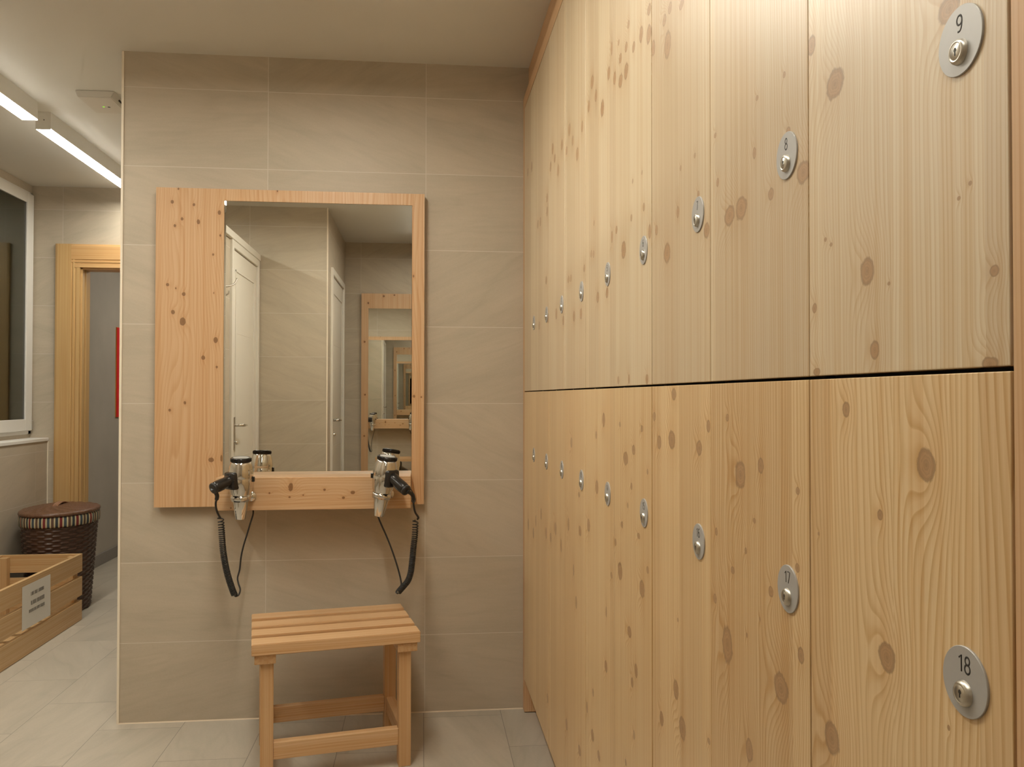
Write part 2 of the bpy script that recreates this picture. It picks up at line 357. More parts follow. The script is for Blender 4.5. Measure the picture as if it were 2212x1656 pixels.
# knots of each locker door: across, up, half width, half height (m)
KNOTS={1:[(0.0965,0.837,0.0286,0.016),(-0.0206,0.826,0.0266,0.0189)],
 2:[(0.1101,0.579,0.0237,0.0146),(0.0463,0.575,0.0227,0.0143),(-0.1093,0.575,0.0203,0.015),(-0.1092,0.62,0.0203,0.0135),(0.074,0.222,0.0289,0.0143),(-0.13,0.23,0.02,0.0148),(-0.0893,0.356,0.0206,0.0135)],
 3:[(-0.0321,0.648,0.0257,0.0165),(0.0752,0.744,0.028,0.0172),(-0.0989,0.704,0.0162,0.0148),(0.0328,0.702,0.018,0.0127),(0.1175,0.7,0.0192,0.0146),(-0.1229,0.195,0.0159,0.0132),(0.0023,0.227,0.0176,0.0167)],
 4:[(-0.0389,0.608,0.03,0.0169),(0.0789,0.709,0.0293,0.0166),(-0.1065,0.659,0.0124,0.0141),(0.0285,0.664,0.014,0.0125),(0.1234,0.665,0.0152,0.0117),(-0.0899,0.188,0.0157,0.0141),(0.0084,0.191,0.0171,0.0135),(-0.1332,0.297,0.012,0.0092),(0.0573,0.299,0.0143,0.01),(0.0937,0.301,0.0148,0.0102)],
 5:[(-0.0444,0.624,0.0293,0.0187),(0.069,0.725,0.0247,0.0154),(0.026,0.677,0.0131,0.014),(-0.1091,0.677,0.0137,0.0141),(0.1098,0.681,0.0143,0.0135),(-0.1381,0.719,0.0088,0.0139),(0.0068,0.206,0.0154,0.0127),(-0.0907,0.204,0.0139,0.0111),(0.081,0.318,0.0111,0.0088),(0.0537,0.313,0.0108,0.0087),(-0.1386,0.317,0.0088,0.0128),(0.0481,0.385,0.008,0.0065)],
 6:[(0.013,0.705,0.0093,0.0073),(0.0964,0.704,0.0082,0.0057),(0.032,0.668,0.0114,0.0092),(-0.0265,0.644,0.0106,0.0106),(-0.0828,0.644,0.0131,0.0145),(-0.1351,0.622,0.0153,0.0165),(-0.1373,0.665,0.0122,0.0099),(0.0808,0.665,0.012,0.0094),(0.0323,0.621,0.0171,0.0156),(0.0791,0.619,0.018,0.0132),(0.1327,0.644,0.0128,0.0136),(-0.0989,0.322,0.008,0.0076),(-0.007,0.322,0.0072,0.0071),(-0.0181,0.39,0.0053,0.0044),(-0.0863,0.388,0.0049,0.0042),(0.0555,0.271,0.03,0.0176),(-0.1392,0.27,0.0091,0.0131),(0.1172,0.323,0.0083,0.0086),(0.1021,0.012,0.0082,0.0085),(0.0128,0.013,0.0074,0.009),(-0.1192,0.01,0.0093,0.0091)],
 7:[(-0.001,0.269,0.0072,0.0095),(-0.0843,0.334,0.0042,0.0041),(-0.0159,0.334,0.0047,0.0043),(0.0577,0.214,0.0236,0.0167),(0.1202,0.264,0.0086,0.0087),(-0.0995,0.273,0.0052,0.0054),(-0.1351,0.213,0.0117,0.0118),(0.053,0.556,0.03,0.0229),(0.0707,0.604,0.0108,0.0093),(0.039,0.61,0.0103,0.0091),(-0.0223,0.587,0.0117,0.0072),(0.1387,0.586,0.0118,0.0138)],
 8:[(-0.1383,0.215,0.0152,0.0122),(-0.1017,0.269,0.0059,0.0061),(-0.0923,0.336,0.0036,0.0036),(-0.0161,0.337,0.0042,0.0033),(-0.007,0.273,0.005,0.0073),(0.0757,0.215,0.02,0.0133),(0.0362,0.216,0.0186,0.0152),(0.12,0.27,0.0054,0.0063),(0.1295,0.337,0.0046,0.0038),(-0.0554,0.212,0.0078,0.0075)],
 9:[(0.0933,0.283,0.0175,0.0144),(0.0355,0.092,0.0119,0.0125),(0.0237,0.02,0.0077,0.009),(-0.134,0.067,0.0053,0.0045),(-0.1286,0.002,0.0088,0.0052),(-0.1087,0.135,0.0021,0.0017),(-0.0955,0.127,0.0022,0.0017),(0.1139,0.135,0.0029,0.0023),(0.1025,0.128,0.0028,0.0018),(0.1384,0.069,0.0051,0.0052),(0.134,0.004,0.0071,0.0042),(0.142,0.341,0.0093,0.0105),(-0.0858,0.274,0.0135,0.0106),(-0.0001,0.076,0.0022,0.0016)],
 10:[(-0.0716,0.614,0.0191,0.0183),(-0.1462,0.669,0.0182,0.0195),(0.0757,0.624,0.021,0.0209)],
 11:[(0.0269,0.711,0.0278,0.0187),(-0.0908,0.666,0.0154,0.0179),(-0.1219,0.148,0.0249,0.0146)],
 12:[(0.0201,0.71,0.03,0.018),(0.1161,0.667,0.0191,0.0144),(-0.0826,0.677,0.0122,0.0186)],
 13:[(0.0471,0.983,0.0142,0.0137),(-0.0761,0.766,0.0221,0.0129),(0.0942,0.757,0.0147,0.0177),(-0.0637,0.856,0.0128,0.0071),(0.0161,0.648,0.0103,0.0146),(-0.0216,0.572,0.0133,0.0156),(-0.0688,0.21,0.019,0.0128),(0.1244,0.201,0.0151,0.0153)],
 14:[(0.0154,0.899,0.0155,0.0159),(0.1136,0.797,0.0171,0.0156),(-0.0567,1.055,0.0144,0.0153),(0.0232,1.018,0.0078,0.0085),(-0.1334,0.729,0.0088,0.0068),(-0.0783,0.52,0.014,0.013),(-0.0816,0.639,0.007,0.012),(0.0679,0.313,0.0162,0.0129),(0.0621,0.415,0.0081,0.0097),(0.1347,0.354,0.0087,0.0134),(-0.003,0.295,0.0151,0.0104)],
 15:[(0.0399,0.985,0.019,0.0136),(-0.0224,1.005,0.0123,0.0096),(0.0879,1.05,0.008,0.0056),(-0.0836,1.048,0.0081,0.0067),(-0.1213,0.973,0.0062,0.0049),(-0.0061,0.935,0.0072,0.0071),(0.0233,0.895,0.0056,0.0054),(0.0714,0.85,0.0098,0.0065),(-0.0593,0.849,0.0101,0.006),(0.088,0.754,0.0241,0.0177),(-0.0829,0.757,0.03,0.0159),(-0.1218,0.799,0.0077,0.0066),(0.1285,0.805,0.0084,0.0076),(0.0118,0.653,0.0146,0.0107),(-0.0393,0.595,0.0103,0.0129),(-0.0095,0.563,0.0089,0.0096),(-0.0231,0.469,0.007,0.0087),(0.0427,0.39,0.0076,0.0063)],
 16:[(0.0219,1.11,0.0124,0.0096),(0.1056,1.029,0.0112,0.0117),(0.0339,1.037,0.0202,0.0149),(-0.1007,1.032,0.0123,0.0107),(-0.1407,1.065,0.0077,0.0091),(0.1368,1.072,0.0088,0.008),(0.0141,0.645,0.0135,0.0153),(-0.0188,0.597,0.0163,0.017),(0.0947,0.569,0.011,0.0123),(-0.1391,0.626,0.0058,0.0045),(0.0035,0.757,0.0036,0.0036)],
 17:[(0.0399,1.008,0.0171,0.0174),(-0.0245,1.025,0.0082,0.0093),(-0.1231,1.006,0.0045,0.0039),(-0.0044,0.957,0.0043,0.0033),(0.067,0.883,0.0065,0.0048),(0.0228,0.916,0.0038,0.004),(-0.0525,0.883,0.0065,0.0064),(0.0873,0.782,0.0236,0.0242),(-0.0784,0.782,0.0256,0.0165),(-0.1291,0.833,0.0077,0.0088),(-0.1212,0.924,0.0056,0.0049),(0.0134,0.675,0.0103,0.0146),(0.1276,0.923,0.0054,0.0057),(0.1329,0.831,0.0064,0.0063),(0.0843,1.079,0.0051,0.0049),(-0.0202,0.843,0.0021,0.0027),(0.0202,0.813,0.003,0.0034)],
 18:[(-0.0523,1.052,0.0124,0.0132),(0.1058,0.773,0.015,0.0162),(0.0066,0.882,0.0131,0.0127),(0.0161,1.003,0.0045,0.0049),(0.0751,1.094,0.007,0.0074),(-0.0787,0.855,0.0017,0.0021),(0.1316,0.968,0.002,0.0019)]}

# ------------------------------------------------------------ the room
H = 2.552
sbox('floor', FLOOR, (-3.2, 1.2, -4.3, 6.2, -0.06, 0.0))
sbox('ceiling', PAINT, (-3.2, 1.2, -4.3, 6.2, H, H+0.08))
sbox('wall_back', TILE, (-1.535, 1.2, 0.0, 2.218, 0.0, H))
sbox('wall_left', TILE_FAR, (-3.0, -2.835, -4.3, 2.218, 0.0, H))
sbox('wall_left_ledge', TILE_FAR, (-2.835, -2.728, -1.2, 2.218, 0.0, 0.955))
bm = BM(); box(bm, -3.0, -2.54, 2.218, 2.33, 0, H); box(bm, -2.54, -1.62, 2.218, 2.33, 2.05, H); box(bm, -1.62, -1.3, 2.218, 2.33, 0, H)
struct('wall_far', bm, TILE_FAR)
sbox('wall_front', TILE_NICHE, (-1.06, 1.2, -4.2, -4.04, 0, H))
sbox('wall_front_inner', TILE_REAR, (-3.0, -1.06, -4.2, -2.722, 0, H))
sbox('wall_right', TILE_NICHE, (0.62, 0.75, -4.04, 0.0, 0, H))
sbox('wall_hallway_left', PLASTER, (-2.9, -2.746, 2.33, 6.0, 0, H))
sbox('wall_hallway_right', PLASTER, (-1.3, -1.15, 2.218, 6.0, 0, H))
sbox('wall_hallway_end', PLASTER, (-2.9, -1.15, 5.9, 6.0, 0, H))
sbox('baseboard_hallway', GREYBASE, (-2.746, -2.734, 2.33, 5.9, 0, 0.085), 0.002)
# edge profiles and sealing
bm = BM(); prism(bm, [(-1.5415, -0.003), (-1.533, -0.003), (-1.533, 0.0), (-1.5355, 0.006), (-1.5415, 0.006)], 'z', 0.0, H-0.001); struct('trim_1', bm, SEAL)
sbox('trim_2', SEAL, (-1.065, -1.0565, -2.7265, -2.716, 0.0, H-0.001), 0.001)
bm = BM(); prism(bm, [(0.0, 0.0), (-0.004, 0.0), (0.0, 0.0035)], 'x', -1.535, 0.0); struct('trim_3', bm, simple('beige wall seal', (0.60, 0.50, 0.37), 0.6))
bm = BM(); box(bm, -2.835, -2.722, -1.2, 2.2175, 0.955, 0.976, bev=0.003); struct('trim_4', bm, PVC)
sbox('trim_5', SEAL, (-2.729, -2.7235, 2.208, 2.2175, 0.0, 0.955), 0.001)

# low cubicle wall beside the corridor, with its white door (seen in the mirror)
bm = BM(); box(bm, -1.66, -1.535, -2.722, -2.66, 0, 2.17); box(bm, -1.66, -1.535, -1.90, -1.15, 0, 2.17); box(bm, -1.66, -1.535, -2.66, -1.90, 2.13, 2.17)
struct('wall_cubicle', bm, TILE_REAR)
sbox('trim_6', LACQ, (-1.67, -1.515, -2.721, -1.15, 2.17, 2.215), 0.004)

def panel_door(name, x, ya, yb, ztop, hy, frame_top):
    """white door in a plane x = const facing +x; ya..yb leaf span (ya nearer the handle)"""
    d = struct(name, loc=(x, 0, 0))
    lo, hi = min(ya, yb), max(ya, yb)
    bm = BM()
    box(bm, -0.03, 0.0, lo, hi, 0.004, ztop, bev=0.002)
    obj('door_leaf', bm, LACQ, d)
    bm = BM()
    i = 0.085
    for (a, b_, z0, z1) in ((lo+i, hi-i, ztop-0.125, ztop-0.113), (lo+i, lo+i+0.010, 0.12, ztop-0.113), (hi-i-0.010, hi-i, 0.12, ztop-0.113), (lo+i, hi-i, 0.12, 0.13)):
        box(bm, 0.0, 0.005, a, b_, z0, z1, bev=0.0015)
    for zz in (0.48, 0.86, 1.24, 1.62): box(bm, 0.0, 0.0012, lo+i, hi-i, zz, zz+0.004)
    obj('panel_moulding', bm, LACQ, d)
    bm = BM()
    for (a, b_, z0, z1) in ((lo-0.055, lo-0.004, 0, frame_top), (hi+0.004, hi+0.055, 0, frame_top), (lo-0.0039, hi+0.0039, ztop+0.004, frame_top)):
        box(bm, -0.02, 0.014, a, b_, z0, z1, bev=0.003)
    obj('door_frame', bm, LACQ, d)
    s = 1 if yb > ya else -1
    y0 = ya + s*0.06
    bm = BM(); box(bm, 0.0, 0.007, y0-0.018, y0+0.018, hy-0.15, hy+0.05, bev=0.003)
    obj('lock_plate', bm, STEEL, d)
    bm = BM(); tube(bm, [Vector((0.003, y0, hy)), Vector((0.035, y0, hy)), Vector((0.05, y0+s*0.015, hy)), Vector((0.052, y0+s*0.06, hy-0.002)), Vector((0.050, y0+s*0.13, hy-0.004))], [0.010, 0.009, 0.010, 0.0095, 0.007], 10)
    obj('door_handle', bm, CHROME, d)
    bm = BM(); lathe(bm, [(0, 0.022), (0.010, 0.020), (0.013, 0.010), (0.013, 0.0)], 16, Matrix.Translation((0.005, y0, hy-0.105)) @ Matrix.Rotation(PI/2, 4, 'Y'))
    obj('lock_knob', bm, CHROME, d)
    return d
panel_door('door_2', -1.533, -1.93, -2.655, 2.12, 1.06, 2.1695)
panel_door('door_3', -1.058, -2.99, -3.82, 2.12, 1.06, 2.17)

# ------------------------------------------------------------ door frame to the hallway (pocket door)
d1 = struct('door_1', loc=(-2.54, 2.218, 0))
bm = BM()   # moulded casing, left upright and top
prof = [(0, 0), (0, -0.018), (-0.012, -0.022), (-0.095, -0.022), (-0.100, -0.017), (-0.104, -0.021), (-0.114, -0.021), (-0.119, -0.016), (-0.124, -0.019), (-0.146, -0.019), (-0.146, 0)]
prism(bm, [(0.0 + (p[0]+0.0), p[1]) for p in prof], 'z', 0.0, 2.19)
bmesh.ops.transform(bm, matrix=Matrix.Scale(-1, 4, (1, 0, 0)), verts=bm.verts[:]); bmesh.ops.translate(bm, vec=(-0.146, 0, 0), verts=bm.verts[:])
bmesh.ops.recalc_face_normals(bm, faces=bm.faces[:])
obj('casing_upright', bm, JAMBZ, d1)
bm = BM(); prism(bm, [(-p[0], p[1]) for p in prof], 'z', 0.0, 2.19); bmesh.ops.translate(bm, vec=(0.92, 0, 0), verts=bm.verts[:])
obj('casing_upright', bm, JAMBZ, d1)
bm = BM()
prism(bm, [(p[1]-0.0007 if p[1] < 0 else p[1]-0.0005, 2.1895+p[0]) for p in prof], 'x', -0.0505, 0.8245)
obj('casing_head', bm, JAMBX, d1)
bm = BM(); box(bm, 0.0, 0.010, 0.0, 0.035, 0, 2.048, bev=0.001); box(bm, 0.0, 0.014, 0.05, 0.112, 0, 2.048, bev=0.001); obj('jamb', bm, JAMBZ, d1)
bm = BM(); box(bm, 0.001, 0.905, 0.0, 0.112, 2.034, 2.0495, bev=0.001); obj('jamb_head', bm, JAMBX, d1)
bxo('pocket_slot', DARK, (-0.004, 0.002, 0.035, 0.05, 0, 2.04), d1)
bxo('latch', STEEL, (0.0, 0.004, 0.036, 0.049, 1.03, 1.10), d1)

# ------------------------------------------------------------ window on the left wall
wn = struct('window_1', loc=(-2.835, 0, 0))
bm = BM()
Y0, Y1 = 1.0, 2.205
for (a, b_, z0, z1) in ((Y1-0.035, Y1, 1.0, 2.50), (Y0, Y0+0.035, 1.0, 2.50), (Y0, Y1, 1.0, 1.035), (Y0, Y1, 2.465, 2.50)): box(bm, -0.002, 0.010, a, b_, z0, z1, bev=0.002)
obj('window_frame', bm, PVC, wn)
bm = BM()
for (a, b_, z0, z1) in ((Y1-0.098, Y1-0.012, 1.022, 2.487), (Y0+0.012, Y0+0.098, 1.022, 2.487), (Y0+0.098, Y1-0.098, 1.022, 1.094), (Y0+0.098, Y1-0.098, 2.425, 2.487)): box(bm, 0.008, 0.022, a, b_, z0, z1, bev=0.003)
obj('sash', bm, PVC, wn)
bxo('window_pane', GLASS, (0.009, 0.0125, Y0+0.09, Y1-0.09, 1.088, 2.43), wn)
bxo('night_backing', NIGHT, (0.001, 0.003, Y0+0.036, Y1-0.036, 1.036, 2.464), wn)  # added sheet behind the pane, its colour stands for the night outside
bm = BM(); box(bm, 0.014, 0.026, Y1-0.012, Y1-0.003, 1.03, 1.085, bev=0.002); obj('hinge', bm, STEEL, wn)

# ------------------------------------------------------------ ceiling lamps
def lamp(x, y0, y1, label, tube_mat=None):
    t = thing('linear_ceiling_lamp', label, 'lamp', (x, y0, 2.47), 0, 'linear ceiling lamps')
    L = y1-y0
    bm = BM()
    box(bm, -0.0335, 0.0335, 0.0, L, 0.004, H-2.47)
    obj('housing', bm, PVC, t)
    for a, b_ in ((-0.002, 0.0), (L, L+0.002)): bxo('end_cap', PVC, (-0.0335, 0.0335, a, b_, 0.0, H-2.47), t)
    bm = BM(); lathe(bm, [(0, 0.001), (0.003, 0.0008), (0.003, 0)], 10, Matrix.Translation((0.004, -0.002, 0.045)) @ Matrix.Rotation(PI/2, 4, 'X')); obj('end_screw', bm, GREYINK, t)
    bxo('diffuser', tube_mat or TUBE, (-0.0338, 0.0338, 0.0005, L-0.0005, 0.0018, 0.0036), t)
lamp(-2.15, 0.76, 2.16, 'glowing linear ceiling lamp nearest the doorway, with a screw in its end cap')
lamp(-2.15, -0.80, 0.625, 'glowing linear ceiling lamp cut by the left edge of the photo')
lamp(-2.15, -2.36, -0.94, 'linear ceiling lamp over the corridor behind the camera, beside the low cubicle wall')
lamp(-0.78, -2.14, -0.745, 'linear ceiling lamp above the lockers and the stool, just over the top of the photo', TUBE_FULL)
lamp(-0.395, -3.60, -2.20, 'linear ceiling lamp above the locker nearest the camera, out of the photo', TUBE_REAR)
lamp(-1.75, 3.0, 4.4, 'unseen linear lamp added to brighten the grey hallway beyond the doorway', TUBE_HALL_FILL)  # unseen fill lamp, added because the hallway came out too dark

t = thing('emergency_light', 'flat off-white square emergency unit with a green dot on the ceiling by the wall corner', 'emergency light', (-1.80, 0.545, H))
bm = BM(); prism(bm, [(-0.088, 0), (-0.078, -0.030), (0.062, -0.030), (0.076, 0)], 'y', -0.10, 0.11, 0.003); obj('housing', bm, DEVICE, t)
bm = BM(); lathe(bm, [(0, -0.002), (0.0045, -0.001), (0.0045, 0.002)], 12, Matrix.Translation((-0.012, 0.02, -0.030))); obj('indicator_light', bm, LED, t)
bm = BM(); lathe(bm, [(0, -0.0015), (0.006, -0.001), (0.006, 0.002)], 12, Matrix.Translation((0.010, 0.022, -0.030))); obj('test_button', bm, GREYINK, t)
bm = BM(); box(bm, 0.066, 0.0705, -0.03, 0.06, -0.019, -0.011); obj('side_slot', bm, DARK, t)

# ------------------------------------------------------------ lockers
W = 0.3008; YL = -2.80; ZG = 1.2547; ZB = 0.129; ZT = 2.374
cab = thing('locker_cabinet', 'pine cabinet carcass framing the locker doors, from floor to ceiling', 'cabinet', (0, -1.4, 0))
def wl(name, m, d, bev=0.001):       # world dims -> local of cab
    return bxo(name, m, (d[0], d[1], d[2]+1.4, d[3]+1.4, d[4], d[5]), cab, bev=bev)
wl('end_panel', FRAMEW, (0.0005, 0.56, -0.046, -0.001, 0.003, 2.424))
wl('front_stile', FRAMEW, (0.0, 0.045, -2.87, -2.802, 0.003, ZT+0.05))
wl('side_panel', FRAMEW, (0.045, 0.56, -2.87, -2.845, 0.003, 2.545))
bm = BM(); prism(bm, [(0.0, ZT+0.003), (0.0, 2.424), (0.022, 2.492), (0.022, H-0.001), (0.05, H-0.001), (0.05, ZT+0.003)], 'y', -2.87+1.4, -0.001+1.4); obj('fascia', bm, FASCIA, cab)
wl('plinth', FRAMEW, (0.06, 0.08, -2.845, -0.046, 0.003, ZB-0.02))
wl('bottom_board', FRAMEW, (0.021, 0.55, -2.845, -0.046, ZB-0.02, ZB))
wl('middle_board', DARK, (0.024, 0.55, -2.845, -0.046, ZG-0.012, ZG+0.012))
wl('back_panel', FRAMEW, (0.55, 0.56, -2.845, -0.046, ZB, 2.5))
bm = BM()
for k in range(1, 9): box(bm, 0.024, 0.55, YL+k*W-0.008+1.4, YL+k*W+0.008+1.4, ZB, ZT)
obj('divider', bm, FRAMEW, cab)

rnd = random.Random(5)
def arc(cx, cy, rx, ry, a0, a1, n=9): return [(cx+rx*math.cos(math.radians(a0+(a1-a0)*i/(n-1))), cy+ry*math.sin(math.radians(a0+(a1-a0)*i/(n-1)))) for i in range(n)]
DIGITS = {'0': [arc(.24, .5, .24, .5, 90, 450, 17)], '1': [[(.06, .78), (.30, 1.0), (.30, 0.0)]],
          '2': [arc(.24, .76, .24, .24, 160, -20, 8) + [(.30, .40), (.12, .16), (.02, .02)], [(.02, .0), (.26, .0), (.48, .0)]],
          '3': [arc(.23, .76, .23, .24, 150, -90, 9), arc(.23, .27, .25, .27, 90, -150, 9)],
          '4': [[(.36, 0), (.36, .62)], [(.30, 1.0), (.02, .25), (.48, .25)]],
          '5': [[(.44, 1.0), (.08, 1.0), (.05, .55)], arc(.22, .31, .25, .31, 125, -150, 10)],
          '6': [arc(.24, .29, .24, .29, 90, 450, 15), [(.40, .96), (.22, .98), (.06, .80), (.0, .50), (.0, .29)]],
          '7': [[(.0, 1.0), (.48, 1.0), (.16, 0.0)]],
          '8': [arc(.24, .76, .20, .24, 90, 450, 13), arc(.24, .27, .24, .27, 90, 450, 13)],
          '9': [arc(.24, .71, .24, .29, 90, 450, 15), [(.08, .04), (.26, .02), (.42, .20), (.48, .50), (.48, .71)]]}
ORD = ['', 'farthest from the camera', 'second from the tiled wall', 'third from the tiled wall', 'fourth from the tiled wall', 'fifth from the tiled wall',
       'sixth from the tiled wall', 'third from the right edge', 'second from the right edge', 'nearest the camera']
for n in range(1, 19):
    k = (9-n) if n < 10 else (18-n)
    ya, yb = YL+k*W+0.0009, YL+(k+1)*W-0.0009
    if k == 8: yb = -0.0475
    z0, z1 = (ZG+0.0018, ZT) if n < 10 else (ZB, ZG-0.0018)
    yc = YL+(k+0.5)*W
    row = 'upper' if n < 10 else 'lower'
    t = thing('locker', '%s pine locker door with round grey plate numbered %d, %s' % (row, n, ORD[9-k]), 'locker', (0, yc, z0), 0, row+' row of pine lockers')
    kn = [(a, b_, min(c, 0.018), d) for a, b_, c, d in KNOTS.get(n, [])]
    r = rnd.random(); tone = 0.96+0.08*rnd.random()
    lt = tuple(c*tone for c in (PL if n < 10 else (0.71, 0.565, 0.36)))
    dk = PD if n < 10 else (0.52, 0.325, 0.125)
    m = pine('locker pine %d' % n, lt, dk, (0.42, 0.25, 0.125), axes='yzx', K=(190 if n < 10 else 150)*(0.85+0.3*r), warp=11 if n < 10 else 15,
             stave=0.105+0.03*rnd.random(), knots=kn, seed=n*1.37+0.5, contrast=0.52 if n < 10 else 0.66, rough=0.40, spread=0.17, coat=0.35)
    dx = (rnd.random()-0.5)*0.0008
    bxo('door', m, (dx, dx+0.02, ya-yc, yb-yc, 0.0, z1-z0), t, bev=0.0008)
    yd = YL+k*W+0.0503 - yc; zd = (1.500 if n < 10 else 1.026) - z0
    if k == 8: yd += 0.012
    A = Matrix.Translation((dx, yd, zd)) @ Matrix.Rotation(-PI/2, 4, 'Y')   # local z points to -x
    bm = BM(); lathe(bm, [(0, 0.0017), (0.0254, 0.0017), (0.0258, 0.0013), (0.0258, 0.0)], 56, A)
    for f in bm.faces: f.smooth = False
    pl = obj('number_plate', bm, PLATE, t)
    bm = BM(); st_ = str(n); hgt = 0.0122
    for q, ch in enumerate(st_):
        u0 = -0.30*len(st_) + 0.60*q + (0.04 if ch == '1' else 0.06)
        for stroke in DIGITS[ch]:
            pts = [Vector((dx-0.00175, yd-hgt*(u0+u), zd+0.0128+hgt*(v-0.5))) for u, v in stroke]
            tube(bm, spline(pts, 4) if len(pts) > 3 else pts, 0.00078, 6)
    bmesh.ops.transform(bm, matrix=Matrix.Translation((dx-0.00175, 0, 0)) @ Matrix.Scale(0.25, 4, (1, 0, 0)) @ Matrix.Translation((-dx+0.00175, 0, 0)), verts=bm.verts[:])
    obj('number', bm, INK, pl)
    B = Matrix.Translation((dx-0.0016, yd, zd-0.0085)) @ Matrix.Rotation(-PI/2, 4, 'Y')
    bm = BM(); lathe(bm, [(0, 0.0038), (0.0060, 0.0038), (0.0063, 0.0034), (0.0066, 0.0040), (0.0076, 0.0040), (0.0090, 0.0026), (0.0097, 0.0)], 32, B)
    lk = obj('lock', bm, NICKEL, t)
    bm = BM(); prism(bm, [(yd-0.0007, zd-0.0115), (yd+0.0007, zd-0.0115), (yd+0.0007, zd-0.0088), (yd+0.0015, zd-0.0080), (yd+0.0015, zd-0.0066), (yd+0.0006, zd-0.0056), (yd-0.0006, zd-0.0056), (yd-0.0015, zd-0.0066), (yd-0.0015, zd-0.0080), (yd-0.0007, zd-0.0088)], 'x', dx-0.00555, dx-0.0050)
    obj('keyhole', bm, INK, lk)

# ------------------------------------------------------------ mirror board, shelf, glass
BK = [(-1.341,1.97,.0096,.0096),(-1.262,1.961,.008,.008),(-1.245,1.896,.0096,.0121),(-1.305,1.906,.008,.008),(-1.331,1.88,.008,.008),(-1.164,1.846,.0064,.0064),(-1.319,2.02,.0056,.0056),(-1.19,1.773,.0064,.0064),(-1.356,1.656,.0096,.008),(-1.326,1.643,.0048,.0048),(-1.297,1.621,.0113,.0096),(-1.336,1.553,.0113,.0113),(-1.3,1.518,.0177,.0201),(-1.187,1.627,.0032,.0032),(-1.179,1.448,.0129,.0145),(-1.224,1.381,.0113,.0113),(-1.174,1.346,.0064,.0064),(-1.29,1.211,.0072,.008),(-1.345,1.183,.008,.0072),(-1.193,.995,.0161,.0113),(-1.155,1.001,.0064,.0161),(-.434,1.703,.0048,.0072),(-.431,1.236,.008,.0072),(-.403,1.233,.0048,.0048),(-1.168,1.933,.0096,.0113),(-.953,2.022,.0048,.0064)]
SK = [(-.879,.902,.0109,.0202),(-.757,.891,.0062,.0062),(-.955,.881,.0047,.0047),(-.883,.865,.0054,.0047),(-.834,.872,.0039,.0039),(-.688,.861,.007,.0062),(-.654,.88,.0109,.0086),(-1.092,.828,.0039,.0039)]
mx, mz = -0.8965, 0.818
BOARD = pine('mirror board larch', LL, LD, (0.24, 0.12, 0.05), axes='xzy', K=70, warp=16, knots=[(a-mx, b_-mz, c*0.62, d*0.75) for a, b_, c, d in BK], seed=21.3, contrast=0.42, rough=0.42, gs=0.30)
SHELFW = pine('mirror shelf larch', LL, LD, (0.24, 0.11, 0.04), axes='zxy', K=100, warp=8, knots=[(b_-mz, a-mx, d*0.75, c*0.75) for a, b_, c, d in SK], seed=22.7, contrast=0.36, rough=0.42)
t = thing('framed_mirror', 'larch framed wall mirror with a broad left board and a shelf, on the tiled wall', 'mirror', (mx, 0, mz))
L_, R_, B_, T_ = -1.400-mx, -0.392-mx, 0.0, 2.024-mz
l_, r_, b_, t_ = -1.150-mx, -0.440-mx, 0.06, 1.979-mz
bm = BM()
out = [(L_, B_), (R_, B_), (R_, T_), (L_, T_)]; inn = [(l_, b_), (r_, b_), (r_, t_), (l_, t_)]
vf = [[bm.verts.new((x, y, z)) for x, z in ring] for y in (-0.042, -0.010) for ring in (out, inn)]
for i in range(4):
    j = (i+1) % 4
    bm.faces.new((vf[0][i], vf[0][j], vf[1][j], vf[1][i])); bm.faces.new((vf[2][i], vf[3][i], vf[3][j], vf[2][j]))
    bm.faces.new((vf[0][i], vf[2][i], vf[2][j], vf[0][j])); bm.faces.new((vf[1][i], vf[1][j], vf[3][j], vf[3][i]))
bmesh.ops.recalc_face_normals(bm, faces=bm.faces[:])
obj('wood_frame', bm, BOARD, t)
for za in (0.15, T_-0.12): bxo('wall_batten', BOARD, (L_+0.1, R_-0.1, -0.010, -0.0005, za, za+0.06), t)
bm = BM()
a = [(l_+0.001, b_), (r_-0.001, b_), (r_-0.001, t_-0.001), (l_+0.001, t_-0.001)]; bv = 0.006
inr = [(a[0][0]+bv, b_), (a[1][0], b_), (a[2][0], a[2][1]), (a[3][0]+bv, a[3][1])]
va = [bm.verts.new((x, -0.0403 if i in (0, 3) else -0.0410, z)) for i, (x, z) in enumerate(a)]; vb = [bm.verts.new((x, -0.0410 - (0.00002 if i in (1, 2) else 0), z)) for i, (x, z) in enumerate(inr)]; vc = [bm.verts.new((x, -0.035, z)) for x, z in a]
bm.faces.new(vb)
for i in (1, 3):
    j = (i+1) % 4; bm.faces.new((va[i], va[j], vb[j], vb[i]))
for i in range(4):
    j = (i+1) % 4; bm.faces.new((va[i], va[j], vc[j], vc[i]))
bm.faces.new(vc)
bmesh.ops.recalc_face_normals(bm, faces=bm.faces[:])
obj('mirror_glass', bm, MIRROR, t)
bm = BM(); box(bm, l_+0.004, r_-0.001, -0.165, -0.0425, 0.0005, 0.120, bev=0.0015); obj('shelf', bm, SHELFW, t)

# its twin on the opposite wall behind the camera (seen only in the mirror)
tw = thing('framed_mirror', 'tall larch framed mirror on the rear wall, seen inside the other mirror', 'mirror', (-0.40, -4.04, 0.30), PI)
